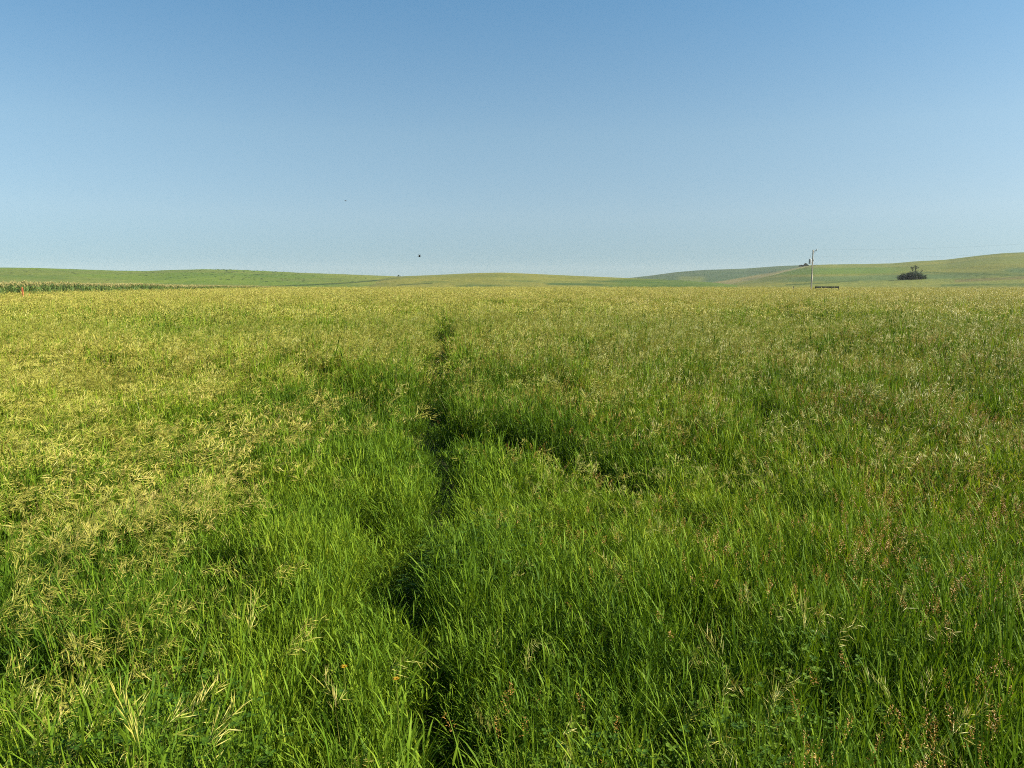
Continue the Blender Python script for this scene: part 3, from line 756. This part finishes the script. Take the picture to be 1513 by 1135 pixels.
# ------------------------------------------------------------------ power pole
M['wood'] = simple_mat('weathered_pole_wood', (.34, .31, .25), .85, noise=.25, scale=4, stretch=(6, 6, .6))
M['grey'] = simple_mat('grey_enamel', (.30, .32, .33), .45, noise=.08, scale=3)
M['porc'] = simple_mat('insulator_glaze', (.45, .45, .46), .3, noise=.1)
M['steel'] = simple_mat('galvanised_steel', (.30, .31, .32), .5, .7, noise=.15)
M['wire'] = simple_mat('wire_metal', (.22, .23, .24), .6, .3, noise=.1)
def power_pole(loc, label, ang=0.0, full=True):
    root = empty('power_pole', loc); root.rotation_euler = (0, 0, ang)
    tag(root, label, 'power pole')
    p = MB(); H = 8.4
    p.tube([(0, 0, -.5), (.01, 0, 3), (0, .01, 6), (.0, 0, H - .05), (0, 0, H)], [.165, .15, .13, .11, .09], 14)
    p.build('pole', [M['wood']], root, smooth=False)
    a = MB(); a.tube([(.1, 0, H - .35), (.45, 0, H - .18), (.72, 0, H - .12)], [.05, .05, .045], 8); a.tube([(.1, 0, H - .75), (.5, 0, H - .2)], [.025, .025], 6)
    arm = a.build('bracket_arm', [M['steel']], root)
    i = MB()
    for z, r in ((0, .05), (.05, .10), (.09, .05), (.13, .09), (.17, .045), (.22, .07), (.26, .04)): pass
    i.tube([(.70, 0, H - .10 + z) for z in (0, .05, .06, .10, .11, .16, .17, .22, .27)], [.05, .05, .11, .11, .05, .05, .09, .08, .03], 10)
    i.build('insulator', [M['porc']], arm)
    if full:
        t = MB(); t.tube([(-.5, -.05, 5.75), (-.5, -.05, 5.78), (-.5, -.05, 6.55), (-.5, -.05, 6.63), (-.5, -.05, 6.67)], [.20, .235, .235, .21, .10], 14)
        tr = t.build('transformer', [M['grey']], root)
        b = MB(); b.tube([(-.5, -.05, 6.65), (-.5, -.05, 6.75), (-.5, -.05, 6.85), (-.5, -.05, 6.98)], [.045, .06, .04, .02], 8)
        b.build('bushing', [M['porc']], tr)
        for z in (6.3, 5.95):
            k = MB(); k.box((-.22, 0, z), (.26, .06, .08)); k.build('mounting_bracket', [M['steel']], root)
        w = MB(); w.tube([(-.5, -.05, 6.98), (-.36, -.05, 7.5), (.0, -.14, 7.9), (.6, -.03, H + .05)], [.012] * 4, 5)
        w.build('jumper_wire', [M['wire']], root)
        c = MB(); c.tube([(.16, -.05, 6.2), (.20, -.07, 6.4), (.22, -.07, 6.75)], [.05, .06, .03], 8); c.build('fuse_cutout', [M['porc']], root)
    return root
Dp = 160.0
pp = at_dist(1198.5, 428, Dp); pole_xy = (pp[0], pp[1])
power_pole((pp[0], pp[1], 0), 'weathered wooden power pole with a grey transformer at the meadow edge')
p2 = at_dist(1800, 420, 124)
power_pole((p2[0], p2[1], 0), 'second wooden power pole farther along the line to the right', full=False)
def catenary(a, b, sag, name, label):
    mb = MB(); pts = []
    for i in range(41):
        t = i / 40; q = np.array(a) * (1 - t) + np.array(b) * t; q[2] -= sag * 4 * t * (1 - t); pts.append(tuple(q))
    mb.tube(pts, [.004] * 41, 5); o = mb.build(name, [M['wire']]); tag(o, label, 'wire', 'overhead wires')
catenary((pp[0] + .72, pp[1], 8.55), (p2[0] + .7, p2[1], 8.55), .9, 'overhead_wire', 'thin upper wire running right from the top of the power pole')
catenary((pp[0] + .16, pp[1], 7.2), (p2[0] + .16, p2[1], 7.2), .9, 'overhead_wire', 'thin lower wire running right from the power pole below its top')

# ------------------------------------------------------------------ rail barrier, posts, stakes
M['dark_wood'] = simple_mat('dark_weathered_wood', (.06, .055, .04), .85, noise=.35, scale=3)
M['rail_wood'] = simple_mat('grey_rail_wood', (.17, .155, .11), .8, noise=.2, scale=3)
q = at_dist(1222, 425, 158); ang = -math.atan2(q[0], q[1]) * .6
root = empty('rail_fence', (q[0], q[1], 0)); root.rotation_euler = (0, 0, ang)
tag(root, 'short dark wooden rail fence standing in the grass right of the pole', 'fence')
for x in (-2.08, .80, 2.05):
    b = MB(); b.box((x, .10, .72), (.16, .14, 1.44), bev=.02); b.build('post', [M['dark_wood']], root)
b = MB(); b.box((0, 0, 1.42), (4.25, .09, .12)); b.build('top_rail', [M['rail_wood']], root)
b = MB(); b.box((0, 0, 1.24), (4.15, .06, .18)); b.build('plank', [M['dark_wood']], root)
b = MB(); b.box((0, .01, .86), (4.15, .05, .10)); b.build('lower_rail', [M['dark_wood']], root)

def fence_post(x, d, h, label, w=.2):
    q = at_dist(x, 425, d); b = MB()
    b.tube([(0, 0, -.2), (.01, 0, h * .5), (0, 0, h - .03), (0, 0, h)], [w * .5, w * .48, w * .46, w * .30], 8)
    o = b.build('fence_post', [M['dark_wood']], loc=(q[0], q[1], 0)); tag(o, label, 'post')
fence_post(1172.5, 158, 1.45, 'single dark wooden post left of the power pole')
q = at_dist(1190, 425, 159); b = MB(); b.tube([(0, 0, -.2), (0, 0, 1.05), (0, 0, 1.12)], [.09, .09, .05], 8)
o = b.build('fence_post', [M['dark_wood']], loc=(q[0] + 1.9, q[1], 0)); tag(o, 'short dark post between the power pole and the rail fence', 'post')
gx, gy, gz_ = mid_z(418, 300)
q = at_dist(418, 419, 330); X0, Y0, Z0 = left_z(418, 330)
b = MB(); b.tube([(0, 0, -.3), (0, 0, .9), (.03, 0, 1.35)], [.10, .09, .08], 7); b.tube([(0, 0, 1.3), (-.02, 0, 1.55)], [.16, .12], 7)
o = b.build('marker_post', [M['dark_wood']], loc=(X0, Y0, Z0)); tag(o, 'tiny dark post at the foot of the left hill', 'post')

M['orange'] = simple_mat('orange_paint', (.55, .15, .05), .6, noise=.12, scale=5)
M['pale'] = simple_mat('faded_band', (.45, .32, .18), .7, noise=.1)
def stake(x, d, h, w, label):
    q = at_dist(x, 430, d); root = empty('marker_stake', (q[0], q[1], 0)); tag(root, label, 'stake')
    b = MB(); b.box((0, 0, h / 2 - .1), (w, .05, h + .1), bev=.008); b.build('shaft', [M['orange']], root)
    b = MB(); b.box((0, 0, h * .50), (w * 1.06, .056, h * .07), bev=.008); b.build('band', [M['pale']], root)
    b = MB(); b.box((0, 0, h + .03), (w * .8, .05, .06), bev=.01); b.build('cap', [M['orange']], root)
stake(33, 84, 1.62, .15, 'tall thin orange marker stake in front of the crop strip')
stake(42.5, 86, .98, .10, 'very short reddish stake just right of the tall orange one')

# ------------------------------------------------------------------ yellow flowers
def flower(x, y, z, label):
    gx, gy = at_plane(x, y, z); root = empty('yellow_flower', (gx, gy, 0)); tag(root, label, 'flower')
    b = MB(); b.tube([(0, 0, 0), (.01, .01, z * .5), (0, 0, z - .005)], [.0022] * 3, 6); b.build('stem', [M['stalk']], root)
    h = MB()
    for ring, (cnt, r, tl) in enumerate(((16, .014, .25), (12, .011, .7), (8, .007, 1.4))):
        for i in range(cnt):
            a = i * 6.283 / cnt + ring * .2; o_ = np.array([math.cos(a), math.sin(a), tl]); o_ /= np.linalg.norm(o_)
            h.diamond((0, 0, z - .004), np.array([0, 0, z - .004]) + o_ * r * U(.85, 1.15), .0045, U(0, 1), 0)
    h.build('flower_head', [M['petal']], root)
flower(508, 984, .66, 'small yellow flower in the near grass, upper left of the two')
flower(585, 1002, .66, 'small yellow flower in the near grass, lower right of the two')

# ------------------------------------------------------------------ birds
M['bird'] = simple_mat('dark_feathers', (.02, .02, .024), .6, noise=.3, scale=20)
def bird(loc, span, dihedral, head, label, bank=0.0):
    """body lofted beak to tail in one mesh, wings and tail grown from it"""
    mb = MB(); L = span * .62
    sec = [(-.5, .012), (-.44, .03), (-.36, .065), (-.28, .075), (-.18, .09), (0, .115), (.15, .10), (.28, .06), (.36, .035), (.42, .028)]
    n = 10; i0 = 0
    for s_, r in sec:
        for k in range(n):
            a = 2 * math.pi * k / n; mb.v.append((r * L * math.cos(a), s_ * L, r * L * .9 * math.sin(a))); mb.bt.append(.5)
    for i in range(len(sec) - 1):
        for k in range(n):
            k2 = (k + 1) % n; mb.f.append((i * n + k, i * n + k2, (i + 1) * n + k2, (i + 1) * n + k)); mb.mi.append(0)
    mb.f.append(tuple(range(n))[::-1]); mb.mi.append(0); mb.f.append(tuple((len(sec) - 1) * n + k for k in range(n))); mb.mi.append(0)
    def slab(pts, th):
        j = len(mb.v); m = len(pts)
        for z in (-th, th):
            for (x, y, zz) in pts: mb.v.append((x, y, zz + z)); mb.bt.append(.5)
        mb.f.append(tuple(range(j, j + m))[::-1]); mb.mi.append(0); mb.f.append(tuple(range(j + m, j + 2 * m))); mb.mi.append(0)
        for k in range(m): mb.f.append((j + k, j + (k + 1) % m, j + m + (k + 1) % m, j + m + k)); mb.mi.append(0)
    h = span / 2
    for sx in (-1, 1):
        wr = dihedral; x1, z1 = h * .42 * math.cos(wr), h * .42 * math.sin(wr); x2, z2 = x1 + h * .58 * math.cos(wr * .7), z1 + h * .58 * math.sin(wr * .7)
        slab([(sx * .03 * L, -.20 * L, .03 * L), (sx * x1, -.30 * L, z1), (sx * x1, .06 * L, z1), (sx * .03 * L, .14 * L, .03 * L)], .006)
        slab([(sx * x1, -.30 * L, z1), (sx * x2 * .85 + sx * x1 * .15, -.16 * L, z2 * .9), (sx * x2, .02 * L, z2), (sx * (x1 + x2) / 2, .09 * L, (z1 + z2) / 2), (sx * x1, .06 * L, z1)], .004)
    slab([(-.03 * L, .36 * L, 0), (.03 * L, .36 * L, 0), (.10 * L, .66 * L, 0), (0, .61 * L, 0), (-.10 * L, .66 * L, 0)], .005)
    o = mb.build('bird', [M['bird']], loc=loc); o.rotation_euler = (0, bank, head); tag(o, label, 'bird', 'birds in flight')
q = at_dist(619.5, 379.5, 62); bird(q, .46, R(62), R(70), 'dark bird with raised wings flying low over the middle horizon', 0)
q = at_dist(511, 297, 78); bird(q, .44, R(16), R(55), 'smaller dark bird gliding high left of the other bird', R(5))

# ------------------------------------------------------------------ haze
hz = MB(); hz.box((0, 900, 24), (4600, 3000, 56))
m, t, n, l = nt('thin_haze'); out = n.new('ShaderNodeOutputMaterial'); pv = n.new('ShaderNodeVolumePrincipled')
pv.inputs['Color'].default_value = (.84, .90, 1.0, 1); pv.inputs['Density'].default_value = 0.00009; pv.inputs['Anisotropy'].default_value = 0.0
l.new(pv.outputs[0], out.inputs['Volume'])
HAZE = True
if HAZE:
    ho = hz.build('haze', [m]); tag(ho, 'thin pale summer haze over the distant hills', 'haze', kind='stuff')

# ------------------------------------------------------------------ light, sky, camera
w = bpy.data.worlds.new('World'); sc.world = w; w.use_nodes = True
wn = w.node_tree.nodes; wl = w.node_tree.links; wn.clear()
wo = wn.new('ShaderNodeOutputWorld'); bg = wn.new('ShaderNodeBackground'); sk = wn.new('ShaderNodeTexSky')
sk.sky_type = 'NISHITA'; sk.sun_disc = False; sk.sun_elevation = SUN_EL; sk.sun_rotation = SUN_AZ
sk.altitude = 0; sk.air_density = 1.0; sk.dust_density = 1.5; sk.ozone_density = 4.0
bg.inputs[1].default_value = 0.06
tcw = wn.new('ShaderNodeTexCoord'); mpw = wn.new('ShaderNodeMapping'); nrm = wn.new('ShaderNodeVectorMath'); nrm.operation = 'NORMALIZE'
mpw.inputs['Location'].default_value = (0, 0, .055); mpw.inputs['Scale'].default_value = (1, 1, .95)
wl.new(tcw.outputs['Generated'], mpw.inputs[0]); wl.new(mpw.outputs[0], nrm.inputs[0]); wl.new(nrm.outputs[0], sk.inputs[0])
tn = wn.new('ShaderNodeMix'); tn.data_type = 'RGBA'; tn.blend_type = 'MULTIPLY'; tn.inputs[0].default_value = 1
sx = wn.new('ShaderNodeSeparateXYZ'); rw = wn.new('ShaderNodeValToRGB'); wl.new(tcw.outputs['Generated'], sx.inputs[0]); wl.new(sx.outputs['Z'], rw.inputs[0])
ce = rw.color_ramp.elements; ce[0].position = .0; ce[0].color = (.60, .68, .67, 1); ce[1].position = .33; ce[1].color = (.672, .915, .887, 1)
for p_, c_ in ((.03, (.655, .72, .70)), (.084, (.90, .875, .775)), (.18, (.94, .965, .83))):
    e_ = ce.new(p_); e_.color = (*c_, 1)
wl.new(rw.outputs[0], tn.inputs[7])
wl.new(sk.outputs[0], tn.inputs[6]); wl.new(tn.outputs[2], bg.inputs[0]); wl.new(bg.outputs[0], wo.inputs[0])
sl = bpy.data.lights.new('sun', 'SUN'); sl.energy = 5.0; sl.angle = R(.55); sl.color = (1, .90, .71)
so = bpy.data.objects.new('sun', sl); COL.objects.link(so)
sd_ = Vector((math.sin(SUN_AZ) * math.cos(SUN_EL), math.cos(SUN_AZ) * math.cos(SUN_EL), math.sin(SUN_EL)))
so.rotation_euler = sd_.to_track_quat('Z', 'Y').to_euler(); so.location = (30, 0, 30)

cd = bpy.data.cameras.new('camera'); cd.sensor_width = 36; cd.lens = 36 * F / 1513; cd.clip_start = .05; cd.clip_end = 12000
co = bpy.data.objects.new('camera', cd); COL.objects.link(co); co.location = (0, 0, CAM_H); co.rotation_euler = (math.pi / 2 - PITCH, 0, 0)
sc.camera = co
sc.render.engine = 'CYCLES'
sc.cycles.max_bounces = 4; sc.cycles.diffuse_bounces = 2; sc.cycles.glossy_bounces = 1; sc.cycles.transmission_bounces = 3; sc.cycles.use_denoising = False; sc.cycles.filter_width = 1.05; sc.cycles.use_adaptive_sampling = False; sc.cycles.volume_bounces = 0; sc.cycles.transparent_max_bounces = 4
sc.view_settings.view_transform = 'Standard'; sc.view_settings.look = 'None'; sc.view_settings.exposure = 1.62; sc.view_settings.gamma = 1.0
sc.view_settings.use_curve_mapping = False
